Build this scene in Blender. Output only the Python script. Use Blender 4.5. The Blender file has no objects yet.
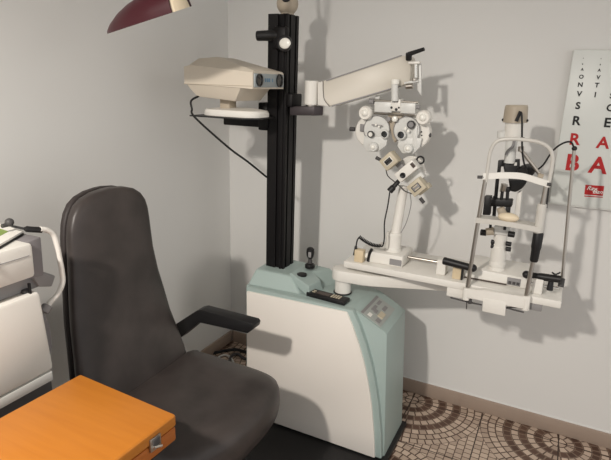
import bpy, bmesh, math, random
from mathutils import Vector, Matrix
random.seed(7)
scene = bpy.context.scene
COL = scene.collection
PI = math.pi

# ------------------------------------------------------------------ materials
def srgb(r, g, b):
    f = lambda c: (c / 255 / 12.92) if c / 255 <= 0.04045 else ((c / 255 + 0.055) / 1.055) ** 2.4
    return (f(r), f(g), f(b), 1.0)

def mat(name, rgb, rough=0.5, metal=0.0, var=0.06, scale=30.0, bump=0.0, spec=0.4, emit=None, estr=0.0, trans=0.0, stretch=None, var_rgb=None):
    m = bpy.data.materials.new(name); m.use_nodes = True
    nt = m.node_tree; b = nt.nodes['Principled BSDF']
    tc = nt.nodes.new('ShaderNodeTexCoord'); nz = nt.nodes.new('ShaderNodeTexNoise')
    nz.inputs['Scale'].default_value = scale; nz.inputs['Detail'].default_value = 5
    if stretch:
        mp = nt.nodes.new('ShaderNodeMapping'); mp.inputs['Scale'].default_value = stretch
        nt.links.new(tc.outputs['Object'], mp.inputs['Vector']); nt.links.new(mp.outputs['Vector'], nz.inputs['Vector'])
    else:
        nt.links.new(tc.outputs['Object'], nz.inputs['Vector'])
    c = srgb(*rgb)
    mx = nt.nodes.new('ShaderNodeMix'); mx.data_type = 'RGBA'
    if var_rgb:
        mx.inputs[6].default_value = srgb(*var_rgb); mx.inputs[7].default_value = c
    else:
        mx.inputs[6].default_value = tuple(v * (1 - var) for v in c[:3]) + (1,)
        mx.inputs[7].default_value = tuple(min(1, v * (1 + var)) for v in c[:3]) + (1,)
    nt.links.new(nz.outputs['Fac'], mx.inputs[0])
    nt.links.new(mx.outputs[2], b.inputs['Base Color'])
    b.inputs['Roughness'].default_value = rough; b.inputs['Metallic'].default_value = metal
    b.inputs['Specular IOR Level'].default_value = spec
    if trans: b.inputs['Transmission Weight'].default_value = trans
    if emit:
        b.inputs['Emission Color'].default_value = srgb(*emit); b.inputs['Emission Strength'].default_value = estr
    if bump:
        bp = nt.nodes.new('ShaderNodeBump'); bp.inputs['Strength'].default_value = bump; bp.inputs['Distance'].default_value = 0.004
        nt.links.new(nz.outputs['Fac'], bp.inputs['Height']); nt.links.new(bp.outputs['Normal'], b.inputs['Normal'])
    return m

M = dict(
    wall=mat('wall_paint', (222, 221, 218), 0.75, var=0.02, scale=3, bump=0.03, spec=0.2),
    base=mat('baseboard_tile', (160, 142, 128), 0.45, var=0.12, scale=9),
    teal=mat('teal_plastic', (162, 178, 174), 0.42, var=0.02, scale=20),
    tealdark=mat('teal_recess', (120, 138, 136), 0.5, var=0.03),
    panel=mat('white_lacquer', (236, 230, 222), 0.28, var=0.01, scale=4),
    black=mat('black_plastic', (24, 23, 24), 0.45, var=0.1),
    blackmetal=mat('black_anodised_metal', (17, 15, 16), 0.5, metal=0.0, spec=0.25, var=0.08),
    darkmetal=mat('dark_bracket_metal', (66, 60, 62), 0.45, metal=0.3, var=0.05),
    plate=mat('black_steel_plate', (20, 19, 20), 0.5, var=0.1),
    white=mat('white_enamel', (230, 227, 220), 0.35, var=0.015),
    grey=mat('light_grey_enamel', (216, 216, 212), 0.35, var=0.02),
    midgrey=mat('mid_grey_plastic', (140, 138, 138), 0.5, var=0.03),
    greyblue=mat('grey_side_plastic', (128, 124, 126), 0.5, var=0.03),
    darkgrey=mat('dark_grey_plastic', (70, 68, 68), 0.5, var=0.04),
    cream=mat('cream_plastic', (212, 202, 186), 0.45, var=0.02, scale=15),
    beige=mat('aged_beige_plastic', (196, 186, 164), 0.45, var=0.04, scale=15),
    lamp=mat('taupe_lamp_housing', (176, 164, 146), 0.42, var=0.04),
    ivory=mat('ivory_plastic', (226, 210, 182), 0.4, var=0.02),
    chrome=mat('chrome', (215, 212, 206), 0.18, metal=1.0, var=0.03),
    steel=mat('brushed_steel', (180, 174, 166), 0.28, metal=1.0, var=0.05),
    leather=mat('grey_brown_leather', (62, 56, 54), 0.42, var=0.7, scale=9, bump=0.25, spec=0.45),
    leatherdark=mat('dark_leather_side', (52, 46, 45), 0.55, var=0.12, scale=20, bump=0.15),
    wood=mat('orange_varnished_wood', (196, 124, 44), 0.35, var_rgb=(178, 106, 32), scale=6, stretch=(1.0, 12, 12)),
    woodside=mat('orange_wood_edge', (186, 108, 44), 0.4, var_rgb=(160, 88, 34), scale=6, stretch=(2, 2, 20)),
    burgundy=mat('burgundy_enamel', (66, 22, 30), 0.35, var=0.05),
    red=mat('red_print', (180, 30, 32), 0.6, var=0.02),
    ink=mat('black_print', (26, 26, 26), 0.6, var=0.02),
    inkwhite=mat('white_print', (238, 236, 230), 0.6, var=0.01),
    chart=mat('chart_acrylic', (218, 221, 217), 0.35, var=0.01, scale=4),
    lens=mat('dark_lens_glass', (16, 18, 20), 0.06, var=0.02, spec=0.8),
    bright=mat('pearl_knob', (240, 238, 230), 0.22, var=0.01, spec=0.6),
    screen=mat('green_screen_print', (126, 150, 62), 0.4, var=0.15, scale=40),
    membrane=mat('grey_membrane', (166, 170, 166), 0.4, var=0.02),
    bluegrey=mat('projector_face', (150, 158, 160), 0.4, var=0.02),
    blueprint=mat('blue_print', (92, 130, 158), 0.5, var=0.05),
    browninlay=mat('brown_inlay', (74, 62, 56), 0.4, var=0.05),
    tan=mat('tan_wood_block', (214, 196, 164), 0.5, var=0.05, scale=20),
)

def floor_material():
    m = bpy.data.materials.new('cobble_mosaic_tile'); m.use_nodes = True
    nt = m.node_tree; L = nt.links; b = nt.nodes['Principled BSDF']
    def math_(op, a, c=None, d=None):
        n = nt.nodes.new('ShaderNodeMath'); n.operation = op
        for i, v in enumerate((a, c, d)):
            if v is None: continue
            if isinstance(v, (int, float)): n.inputs[i].default_value = v
            else: L.new(v, n.inputs[i])
        return n.outputs[0]
    geo = nt.nodes.new('ShaderNodeNewGeometry'); sx = nt.nodes.new('ShaderNodeSeparateXYZ')
    L.new(geo.outputs['Position'], sx.inputs[0]); X, Y = sx.outputs[0], sx.outputs[1]
    T = 0.33; S = 0.66
    def cell(v, off, s):                       # offset from the nearest lattice point
        a = math_('DIVIDE', math_('SUBTRACT', v, off), s)
        return math_('MULTIPLY', math_('SUBTRACT', a, math_('ROUND', a)), s)
    dx, dy = cell(X, -0.495, S), cell(Y, 2.262, S)
    r = math_('SQRT', math_('ADD', math_('MULTIPLY', dx, dx), math_('MULTIPLY', dy, dy)))
    W = 0.033
    rr = math_('DIVIDE', r, W); ring = math_('FLOOR', rr); fr = math_('SUBTRACT', rr, ring)
    th = math_('ADD', math_('DIVIDE', math_('ARCTAN2', dy, dx), 2 * PI), 0.5)
    cnt = math_('MULTIPLY', math_('ADD', math_('MULTIPLY', ring, 6), 4), th)
    cnt = math_('ADD', cnt, math_('MULTIPLY', ring, 0.37))
    fa = math_('FRACT', cnt)
    cw = math_('MULTIPLY', math_('MULTIPLY', math_('ADD', ring, 0.5), W), math_('DIVIDE', 2 * PI, math_('ADD', math_('MULTIPLY', ring, 6), 4)))
    edge = lambda f: math_('MINIMUM', f, math_('SUBTRACT', 1.0, f))
    g_r = math_('LESS_THAN', math_('MULTIPLY', edge(fr), W), 0.0029)
    g_a = math_('LESS_THAN', math_('MULTIPLY', edge(fa), cw), 0.0029)
    g_pol = math_('MAXIMUM', g_r, g_a)
    id_pol = math_('ADD', math_('MULTIPLY', ring, 17.3), math_('FLOOR', cnt))
    # straight cobbles between the rosettes
    gx, gy = math_('DIVIDE', X, 0.033), math_('DIVIDE', Y, 0.030)
    gy2 = math_('ADD', gy, math_('MULTIPLY', math_('FLOOR', gx), 0.41))
    g_c = math_('MAXIMUM', math_('LESS_THAN', math_('MULTIPLY', edge(math_('FRACT', gx)), 0.033), 0.002),
                math_('LESS_THAN', math_('MULTIPLY', edge(math_('FRACT', gy2)), 0.030), 0.002))
    id_c = math_('ADD', math_('MULTIPLY', math_('FLOOR', gx), 31.7), math_('FLOOR', gy2))
    inpol = math_('LESS_THAN', r, 9.99 * W)
    pick = lambda a, c: math_('ADD', math_('MULTIPLY', inpol, a), math_('MULTIPLY', math_('SUBTRACT', 1.0, inpol), c))
    grout, cid = pick(g_pol, g_c), pick(id_pol, id_c)
    eq = lambda k: math_('COMPARE', ring, k, 0.1)
    dark = math_('MULTIPLY', inpol, math_('MAXIMUM', math_('MAXIMUM', eq(2), eq(4)), eq(6)))
    joint = math_('MAXIMUM', math_('LESS_THAN', math_('ABSOLUTE', cell(X, -0.165, T)), 0.0025),
                  math_('LESS_THAN', math_('ABSOLUTE', cell(Y, 1.932, T)), 0.0025))
    wn = nt.nodes.new('ShaderNodeTexWhiteNoise'); wn.noise_dimensions = '1D'; L.new(cid, wn.inputs['W'])
    def mix(fac, a, c):
        n = nt.nodes.new('ShaderNodeMix'); n.data_type = 'RGBA'
        if isinstance(fac, (int, float)): n.inputs[0].default_value = fac
        else: L.new(fac, n.inputs[0])
        for i, v in ((6, a), (7, c)):
            if isinstance(v, tuple): n.inputs[i].default_value = v
            else: L.new(v, n.inputs[i])
        return n.outputs[2]
    light = mix(wn.outputs['Value'], srgb(172, 152, 136), srgb(204, 184, 166))
    darkc = mix(wn.outputs['Value'], srgb(78, 56, 46), srgb(98, 74, 62))
    c = mix(dark, light, darkc)
    gc = mix(dark, srgb(90, 70, 60), srgb(128, 108, 94))
    c = mix(grout, c, gc)
    c = mix(joint, c, srgb(58, 44, 38))
    L.new(c, b.inputs['Base Color'])
    b.inputs['Roughness'].default_value = 0.42; b.inputs['Specular IOR Level'].default_value = 0.3
    bp = nt.nodes.new('ShaderNodeBump'); bp.inputs['Strength'].default_value = 0.25; bp.inputs['Distance'].default_value = 0.002
    L.new(math_('SUBTRACT', 1.0, grout), bp.inputs['Height']); L.new(bp.outputs['Normal'], b.inputs['Normal'])
    return m
M['floor'] = floor_material()

M['framegrey'] = mat('warm_grey_enamel', (204, 201, 194), 0.35, var=0.015)
M['arm'] = mat('arm_paint', (208, 202, 190), 0.4, var=0.015)
# ------------------------------------------------------------------ mesh helpers
def frame_of(d):
    d = Vector(d).normalized()
    a = Vector((0, 0, 1)) if abs(d.z) < 0.9 else Vector((1, 0, 0))
    u = d.cross(a).normalized(); return u, d.cross(u).normalized()

def smooth_path(pts, n=6):
    P = [Vector(p) for p in pts]
    if len(P) < 3: return P
    Q = [P[0] * 2 - P[1]] + P + [P[-1] * 2 - P[-2]]; out = []
    for i in range(1, len(Q) - 2):
        for k in range(n):
            t = k / n; a, b, c, d = Q[i - 1:i + 3]
            out.append(0.5 * ((2 * b) + (c - a) * t + (2 * a - 5 * b + 4 * c - d) * t * t + (3 * b - a - 3 * c + d) * t ** 3))
    return out + [P[-1]]

class MB:
    def __init__(s): s.bm = bmesh.new()
    def _bevel(s, vs, bev, seg=2):
        if bev <= 0: return
        es = list({e for v in vs for e in v.link_edges})
        bmesh.ops.bevel(s.bm, geom=es, offset=bev, segments=seg, affect='EDGES', profile=0.5)
    def box(s, x0, x1, y0, y1, z0, z1, bev=0.0, seg=2):
        return s.obox(((x0 + x1) / 2, (y0 + y1) / 2, (z0 + z1) / 2), (x1 - x0, y1 - y0, z1 - z0), None, bev, seg)
    def obox(s, c, size, rot=None, bev=0.0, seg=2):            # box with its own orientation
        r = bmesh.ops.create_cube(s.bm, size=1.0); vs = r['verts']
        R = rot if rot else Matrix.Identity(3)
        for v in vs: v.co = Vector(c) + R @ Vector((v.co.x * size[0], v.co.y * size[1], v.co.z * size[2]))
        s._bevel(vs, bev, seg); return s
    def cyl(s, a, b, r1, r2=None, n=28, bev=0.0):
        a, b = Vector(a), Vector(b); r2 = r1 if r2 is None else r2
        if bev > 0:
            L = (b - a).length; return s.lathe(a, b - a, [(0, 0), (r1 - bev, 0), (r1 - bev * .3, bev * .3), (r1, bev), (r2, L - bev), (r2 - bev * .3, L - bev * .3), (r2 - bev, L), (0, L)], n)
        L = (b - a).length; return s.lathe(a, b - a, [(0, 0), (r1, 0), (r2, L), (0, L)], n)
    def lathe(s, o, axis, prof, n=28):
        o = Vector(o); d = Vector(axis).normalized(); u, w = frame_of(d); rings = []
        for (r, h) in prof:
            if r < 1e-6: rings.append([s.bm.verts.new(o + d * h)])
            else: rings.append([s.bm.verts.new(o + d * h + (u * math.cos(2 * PI * k / n) + w * math.sin(2 * PI * k / n)) * r) for k in range(n)])
        for A, B in zip(rings, rings[1:]):
            for k in range(n):
                j = (k + 1) % n
                if len(A) == 1 and len(B) == 1: continue
                if len(A) == 1: s.bm.faces.new((A[0], B[j], B[k]))
                elif len(B) == 1: s.bm.faces.new((A[k], A[j], B[0]))
                else: s.bm.faces.new((A[k], A[j], B[j], B[k]))
        return s
    def tube(s, pts, r, n=10, smooth=6, closed=False):
        P = smooth_path(pts, smooth) if smooth else [Vector(p) for p in pts]
        rings = []; u = None
        for i, p in enumerate(P):
            d = (P[min(i + 1, len(P) - 1)] - P[max(i - 1, 0)]).normalized()
            if u is None: u, _ = frame_of(d)
            else: u = (u - d * u.dot(d)).normalized()
            w = d.cross(u)
            rr = r[min(i, len(r) - 1)] if isinstance(r, list) else r
            rings.append([s.bm.verts.new(p + (u * math.cos(2 * PI * k / n) + w * math.sin(2 * PI * k / n)) * rr) for k in range(n)])
        for A, B in zip(rings, rings[1:]):
            for k in range(n): s.bm.faces.new((A[k], A[(k + 1) % n], B[(k + 1) % n], B[k]))
        s.bm.faces.new(rings[0][::-1]); s.bm.faces.new(rings[-1]); return s
    def prism(s, poly, vec, bev=0.0, seg=2):
        a = [s.bm.verts.new(Vector(p)) for p in poly]; b = [s.bm.verts.new(Vector(p) + Vector(vec)) for p in poly]
        n = len(a); s.bm.faces.new(a[::-1]); s.bm.faces.new(b)
        for k in range(n): s.bm.faces.new((a[k], a[(k + 1) % n], b[(k + 1) % n], b[k]))
        s._bevel(a + b, bev, seg); return s
    def hexa(s, lo, hi, bev=0.0):                               # 4 bottom points, 4 top points
        a = [s.bm.verts.new(Vector(p)) for p in lo]; b = [s.bm.verts.new(Vector(p)) for p in hi]
        s.bm.faces.new(a[::-1]); s.bm.faces.new(b)
        for k in range(4): s.bm.faces.new((a[k], a[(k + 1) % 4], b[(k + 1) % 4], b[k]))
        s._bevel(a + b, bev); return s
    def sphere(s, c, r, sc=(1, 1, 1), n=24):
        v = bmesh.ops.create_uvsphere(s.bm, u_segments=n, v_segments=n // 2, radius=r)['verts']
        for q in v: q.co = Vector((q.co.x * sc[0], q.co.y * sc[1], q.co.z * sc[2])) + Vector(c)
        return s
    def loft(s, rings, cap=True):
        R = [[s.bm.verts.new(Vector(p)) for p in ring] for ring in rings]
        for A, B in zip(R, R[1:]):
            n = len(A)
            for k in range(n): s.bm.faces.new((A[k], A[(k + 1) % n], B[(k + 1) % n], B[k]))
        if cap: s.bm.faces.new(R[0][::-1]); s.bm.faces.new(R[-1])
        return s
    def ring(s, c, axis, R, r, n=36, m=10):                     # torus
        u, w = frame_of(axis); d = Vector(axis).normalized(); rows = []
        for i in range(n):
            a = 2 * PI * i / n; e = u * math.cos(a) + w * math.sin(a)
            rows.append([s.bm.verts.new(Vector(c) + e * (R + r * math.cos(2 * PI * k / m)) + d * r * math.sin(2 * PI * k / m)) for k in range(m)])
        for i in range(n):
            A, B = rows[i], rows[(i + 1) % n]
            for k in range(m): s.bm.faces.new((A[k], A[(k + 1) % m], B[(k + 1) % m], B[k]))
        return s
    def build(s, name, material, parent=None, origin=(0, 0, 0), sharp=0.40):
        bm = s.bm
        root = parent
        while root is not None and root.parent is not None: root = root.parent
        off = Vector(root.location) if root is not None else Vector(origin)
        bmesh.ops.recalc_face_normals(bm, faces=bm.faces)
        for v in bm.verts: v.co -= off
        for f in bm.faces: f.smooth = True
        for e in bm.edges:
            if len(e.link_faces) == 2 and e.calc_face_angle(0) > sharp: e.smooth = False
        me = bpy.data.meshes.new(name); bm.to_mesh(me); bm.free()
        me.materials.append(material if not isinstance(material, str) else M[material])
        o = bpy.data.objects.new(name, me); COL.objects.link(o)
        if parent is not None: o.parent = parent
        else: o.location = origin
        return o

def thing(name, label, cat, loc, group=None):
    o = bpy.data.objects.new(name, None); COL.objects.link(o); o.location = loc; o.empty_display_size = 0.05
    o['label'] = label; o['category'] = cat
    if group: o['group'] = group
    return o
def tag(o, label, cat, group=None):
    o['label'] = label; o['category'] = cat
    if group: o['group'] = group
    return o
def structure(o): o['kind'] = 'structure'; return o
def V(p): return Vector(p)
def off(p, dx=0, dy=0, dz=0): return (p[0] + dx, p[1] + dy, p[2] + dz)

# ------------------------------------------------------------------ setting
WX, WY = -1.615, 2.334
structure(MB().box(WX - 0.1, 2.0, -1.6, WY + 0.1, -0.1, 0).build('floor', 'floor'))
structure(MB().box(WX - 0.1, 2.0, WY, WY + 0.1, 0, 2.5).build('wall_back', 'wall'))
structure(MB().box(WX - 0.1, 2.0, -1.6, WY + 0.1, 2.5, 2.6).build('ceiling', 'wall'))
structure(MB().box(WX - 0.1, WX, -1.6, WY, 0, 2.5).build('wall_left', 'wall'))
bb = MB().box(WX + 0.012, 2.0, WY - 0.012, WY, 0, 0.07, 0.003)
for k in range(11):
    bb.box(WX + 0.02 + k * 0.33, WX + 0.0225 + k * 0.33, WY - 0.0135, WY - 0.011, 0.0, 0.068)
structure(bb.build('baseboard_back', 'base'))
structure(MB().box(WX + 0.004, 2.0, WY - 0.004, WY, 0.07, 0.0735).build('trim_1', 'wall'))
structure(MB().box(WX, WX + 0.012, -1.6, WY - 0.012, 0, 0.07, 0.003).build('baseboard_left', 'base'))

# ------------------------------------------------------------------ refraction unit
unit = thing('refraction_unit', 'teal and white ophthalmic console with black column and cream swing arm', 'medical console', (-0.83, 1.9, 0.022))
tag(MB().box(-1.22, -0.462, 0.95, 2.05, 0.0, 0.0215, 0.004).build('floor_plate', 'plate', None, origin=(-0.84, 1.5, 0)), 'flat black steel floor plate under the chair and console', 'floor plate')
YF, YB = 1.775, 2.03
prof = [(-1.15, 0.022), (-1.15, 0.645), (-0.655, 0.645), (-0.628, 0.636), (-0.535, 0.588), (-0.508, 0.574), (-0.478, 0.022)]
body = MB().prism([(x, YF, z) for x, z in prof], (0, YB - YF, 0), 0.006).build('cabinet_body', 'teal', unit)
# raised deck under the column, with sloping sides
MB().hexa([(-1.15, 1.785, 0.64), (-0.90, 1.80, 0.64), (-0.80, YB - 0.004, 0.64), (-1.15, YB - 0.004, 0.64)],
          [(-1.128, 1.82, 0.708), (-0.965, 1.83, 0.705), (-0.86, YB - 0.01, 0.700), (-1.135, YB - 0.01, 0.71)], 0.008).build('raised_deck', 'teal', unit, sharp=0.2)
pad = MB().hexa([(-0.985, 1.842, 0.69), (-0.853, 1.790, 0.643), (-0.835, 1.895, 0.643), (-0.985, 1.99, 0.69)],
          [(-0.973, 1.846, 0.712), (-0.862, 1.800, 0.690), (-0.850, 1.890, 0.690), (-0.975, 1.985, 0.714)], 0.004).build('instrument_well', 'teal', unit, sharp=0.2)
MB().cyl((-0.927, 1.868, 0.698), (-0.927, 1.868, 0.7085), 0.021, n=28).build('well_socket', 'black', pad)
# teal rim curving down the front, bulging out round the white panel
curve = [(-0.666, 0.640), (-0.637, 0.584), (-0.606, 0.512), (-0.579, 0.435), (-0.557, 0.350), (-0.539, 0.267), (-0.522, 0.150), (-0.509, 0.030)]
rim_out = [(x + 0.026 - 0.004 * (i == 0), z + (0.008 if i == 0 else 0.004)) for i, (x, z) in enumerate(curve)]
rim_poly = [(-1.135, 0.026), (-1.135, 0.648)] + rim_out[:-1] + [(rim_out[-1][0], 0.026)]
MB().prism([(x, 1.752, z) for x, z in rim_poly], (0, 0.03, 0), 0.005).build('front_rim', 'teal', unit)
pan_poly = [(-1.127, 0.027), (-1.127, 0.630)] + [(x, z) for x, z in curve[:-1]] + [(curve[-1][0], 0.027)]
MB().prism([(x, 1.743, z) for x, z in pan_poly], (0, 0.02, 0), 0.004).build('side_panel', 'panel', unit)
# membrane key panel on the slope
sl = (Vector((-0.535, 0, 0.588)) - Vector((-0.628, 0, 0.636))).normalized(); nrm = Vector((-sl.z, 0, sl.x))
if nrm.z < 0: nrm = -nrm
def onslope(u, y, h): return Vector((-0.628, y, 0.636)) + sl * u + nrm * h
def slope_box(u0, u1, y0, y1, h0, h1):
    return MB().hexa([onslope(u0, y0, h0), onslope(u1, y0, h0), onslope(u1, y1, h0), onslope(u0, y1, h0)],
                     [onslope(u0, y0, h1), onslope(u1, y0, h1), onslope(u1, y1, h1), onslope(u0, y1, h1)])
key = slope_box(0.004, 0.100, 1.785, 1.975, -0.002, 0.0016).build('key_panel', 'membrane', unit)
slope_box(0.004, 0.016, 1.785, 1.975, 0.0015, 0.0022).build('dark_strip', 'midgrey', key)
slope_box(0.062, 0.086, 1.838, 1.885, 0.0015, 0.005).build('key', 'beige', key)
for u0, u1, y0, y1 in ((0.026, 0.040, 1.85, 1.90), (0.026, 0.040, 1.915, 1.955), (0.058, 0.074, 1.902, 1.945), (0.068, 0.088, 1.797, 1.828), (0.040, 0.054, 1.845, 1.875)):
    slope_box(u0, u1, y0, y1, 0.0015, 0.0035).build('key', 'midgrey', key)
slope_box(0.030, 0.046, 1.80, 1.825, 0.0015, 0.003).build('key', 'white', key)
# column: slotted black profile
cx0, cx1, cy0, cy1 = -1.112, -1.027, 1.88, 1.978
def slot_profile(x0, x1, y0, y1, g=0.010, d=0.010):
    xm, ym = (x0 + x1) / 2 + 0.012, (y0 + y1) / 2
    return [(x0, y0), (xm - g, y0), (xm - g, y0 + d), (xm + g, y0 + d), (xm + g, y0), (x1 - 0.012, y0), (x1 - 0.012, y0 + 0.004), (x1, y0 + 0.004),
            (x1, ym - 0.03), (x1 - 0.006, ym - 0.03), (x1 - 0.006, ym - 0.018), (x1, ym - 0.018),
            (x1, ym + 0.018), (x1 - 0.006, ym + 0.018), (x1 - 0.006, ym + 0.03), (x1, ym + 0.03), (x1, y1), (x0, y1)]
column = MB().prism([(x, y, 0.70) for x, y in slot_profile(cx0, cx1, cy0, cy1)], (0, 0, 1.048)).build('column', 'blackmetal', unit)
# clamp with handle and round mirror
cl = MB().box(-1.075, -1.015, 1.845, 1.885, 1.615, 1.70, 0.012).build('clamp', 'blackmetal', column)
MB().cyl((-1.055, 1.865, 1.668), (-1.140, 1.838, 1.664), 0.021, 0.019, bev=0.006).build('clamp_handle', 'black', cl)
MB().lathe((-1.016, 1.846, 1.636), (0.10, -1, 0.05), [(0, 0), (0.030, 0), (0.030, 0.012), (0.026, 0.014), (0.026, 0.010), (0, 0.009)]).build('mirror_ring', 'black', cl)
MB().sphere((-1.011, 1.836, 1.636), 0.0235, (1.05, 0.35, 0.85)).build('mirror', 'bright', cl)
ball = MB().sphere((-1.06, 1.94, 1.79), 0.043).cyl((-1.06, 1.94, 1.74), (-1.06, 1.94, 1.765), 0.026).build('lamp_joint', 'lamp', column)
MB().lathe(Vector((-1.06, 1.94, 1.79)) + Vector((0.30, -0.85, 0.42)).normalized() * 0.036, (0.30, -0.85, 0.42), [(0, 0), (0.018, 0), (0.018, 0.008), (0.014, 0.009), (0, 0.006)]).build('joint_socket', 'black', ball)
# projector shelf bracket
br = MB().box(-1.325, -1.105, 1.872, 1.915, 1.311, 1.355, 0.003).box(-1.150, -1.108, 1.868, 1.95, 1.300, 1.412, 0.006)
br.build('shelf_bracket', 'blackmetal', column)
MB().prism([(-1.335, 1.66, 1.355), (-1.09, 1.66, 1.355), (-1.045, 1.71, 1.355), (-1.06, 1.84, 1.355), (-1.14, 1.872, 1.355), (-1.14, 1.915, 1.355), (-1.335, 1.90, 1.355)], (0, 0, 0.005)).build('shelf', 'black', column)
# swing arm
ab = MB().prism([(-1.02, 1.90, 1.365), (-1.02, 1.98, 1.365), (-0.915, 1.965, 1.369), (-0.888, 1.94, 1.37), (-0.915, 1.912, 1.369)], (0, 0, 0.036), 0.004).build('arm_bracket', 'darkmetal', column)
MB().box(-1.027, -1.003, 1.885, 1.975, 1.40, 1.45, 0.004).build('arm_slide', 'blackmetal', column)
MB().cyl((-0.943, 1.94, 1.409), (-0.943, 1.94, 1.503), 0.0285, bev=0.003).build('arm_joint', 'white', unit)
MB().cyl((-0.943, 1.94, 1.399), (-0.943, 1.94, 1.4095), 0.022).build('joint_collar', 'steel', unit)
arm = MB()
lo = [(-0.890, 1.925, 1.503), (-0.595, 1.985, 1.603), (-0.569, 1.990, 1.598), (-0.560, 1.990, 1.577), (-0.558, 1.990, 1.509), (-0.594, 1.985, 1.493), (-0.853, 1.925, 1.407), (-0.880, 1.925, 1.431)]
arm.prism(lo, (0.008, 0.052, 0), 0.004)
armo = arm.build('swing_arm', 'arm', unit)
MB().prism([(-0.912, 1.928, 1.497), (-0.887, 1.924, 1.503), (-0.877, 1.924, 1.431), (-0.853, 1.924, 1.407), (-0.909, 1.928, 1.410)], (0, 0.035, 0), 0.002).build('arm_end', 'white', unit)
MB().tube([(-0.886, 1.921, 1.503), (-0.883, 1.921, 1.461), (-0.876, 1.921, 1.431), (-0.853, 1.921, 1.407)], 0.0012, n=6, smooth=3).build('arm_seam', 'browninlay', armo)
MB().prism([(-0.873, 1.922, 1.507), (-0.598, 1.980, 1.604), (-0.597, 1.980, 1.600), (-0.873, 1.922, 1.503)], (0, 0.012, 0)).build('arm_edge_trim', 'midgrey', armo)
MB().prism([(-0.843, 1.922, 1.412), (-0.593, 1.980, 1.495), (-0.592, 1.980, 1.491), (-0.843, 1.922, 1.407)], (0, 0.012, 0)).build('arm_edge_trim', 'midgrey', armo)
lev = MB().tube([(-0.566, 1.975, 1.607), (-0.509, 1.965, 1.624)], [0.0085, 0.0065], n=14, smooth=0).cyl((-0.568, 1.985, 1.587), (-0.567, 1.975, 1.611), 0.0115, bev=0.002).build('clamp_lever', 'black', unit)
MB().cyl((-0.533, 1.972, 1.522), (-0.538, 1.972, 1.573), 0.0085, bev=0.002).build('arm_pin', 'chrome', unit)
MB().cyl((-0.536, 1.972, 1.514), (-0.537, 1.972, 1.521), 0.0105).build('arm_pin_collar', 'steel', unit)
MB().cyl((-0.568, 1.970, 1.492), (-0.540, 1.970, 1.495), 0.0105, bev=0.003).build('arm_knob', 'steel', unit)

MB().prism([(-0.566, 1.968, 1.581), (-0.523, 1.968, 1.582), (-0.522, 1.968, 1.573), (-0.565, 1.968, 1.572)], (0, 0.02, 0), 0.002).build('pin_bracket', 'white', unit)
MB().prism([(-0.576, 1.972, 1.508), (-0.524, 1.972, 1.518), (-0.523, 1.972, 1.509), (-0.575, 1.972, 1.499)], (0, 0.02, 0), 0.002).build('pin_bracket', 'grey', unit)
MB().prism([(-0.536, 1.985, 1.577), (-0.521, 1.985, 1.577), (-0.510, 1.985, 1.460), (-0.527, 1.985, 1.481)], (0, 0.012, 0), 0.002).build('pin_plate', 'grey', unit)
# ------------------------------------------------------------------ remote control + ophthalmoscope
rem = thing('remote_control', 'slim black remote control lying flat on the teal console deck', 'remote control', (-0.788, 1.81, 0.6455))
ang = math.atan2(-0.012, 0.17); RZ = Matrix.Rotation(ang, 3, 'Z')
rc = Vector((-0.778, 1.812, 0.6560))
MB().obox(rc, (0.176, 0.054, 0.018), RZ, 0.004).build('case', 'black', rem)
MB().obox(rc + RZ @ Vector((-0.018, 0.0, 0.0092)), (0.060, 0.028, 0.002), RZ).build('display', 'browninlay', rem)
for i in range(4):
    for j in range(3):
        MB().obox(rc + RZ @ Vector((0.022 + i * 0.011, -0.011 + j * 0.011, 0.0098)), (0.0065, 0.0065, 0.003), RZ).build('button', 'beige', rem)
for j in range(2):
    MB().obox(rc + RZ @ Vector((-0.062, -0.008 + j * 0.014, 0.0098)), (0.014, 0.004, 0.003), RZ).build('button', 'beige', rem)
oph = thing('ophthalmoscope', 'black handheld ophthalmoscope standing upright in the console well behind the dark hole', 'ophthalmoscope', (-0.927, 1.945, 0.705))
ob = Vector((-0.927, 1.945, 0.713))
MB().lathe(ob, (0, 0, 1), [(0, 0), (0.021, 0), (0.022, 0.004), (0.022, 0.013), (0.018, 0.018), (0.012, 0.020), (0, 0.020)]).build('holder_ring', 'black', oph)
MB().lathe(ob + Vector((0, 0, 0.018)), (0, 0, 1), [(0, 0), (0.010, 0), (0.010, 0.012), (0.008, 0.02), (0.008, 0.026), (0, 0.028)]).build('neck', 'darkgrey', oph)
MB().lathe(ob + Vector((0, 0, 0.042)), (0, 0, 1), [(0, 0), (0.010, 0), (0.016, 0.012), (0.018, 0.028), (0.016, 0.044), (0.010, 0.05), (0, 0.052)]).build('head', 'black', oph)
MB().box(-0.929, -0.915, 1.926, 1.931, 0.765, 0.79, 0.002).build('lens_window', 'midgrey', oph)

# ------------------------------------------------------------------ chart projector
pj = thing('chart_projector', 'cream sight chart projector with two dark lenses on the black shelf', 'projector', (-1.20, 1.75, 1.360))
up = MB()
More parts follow.
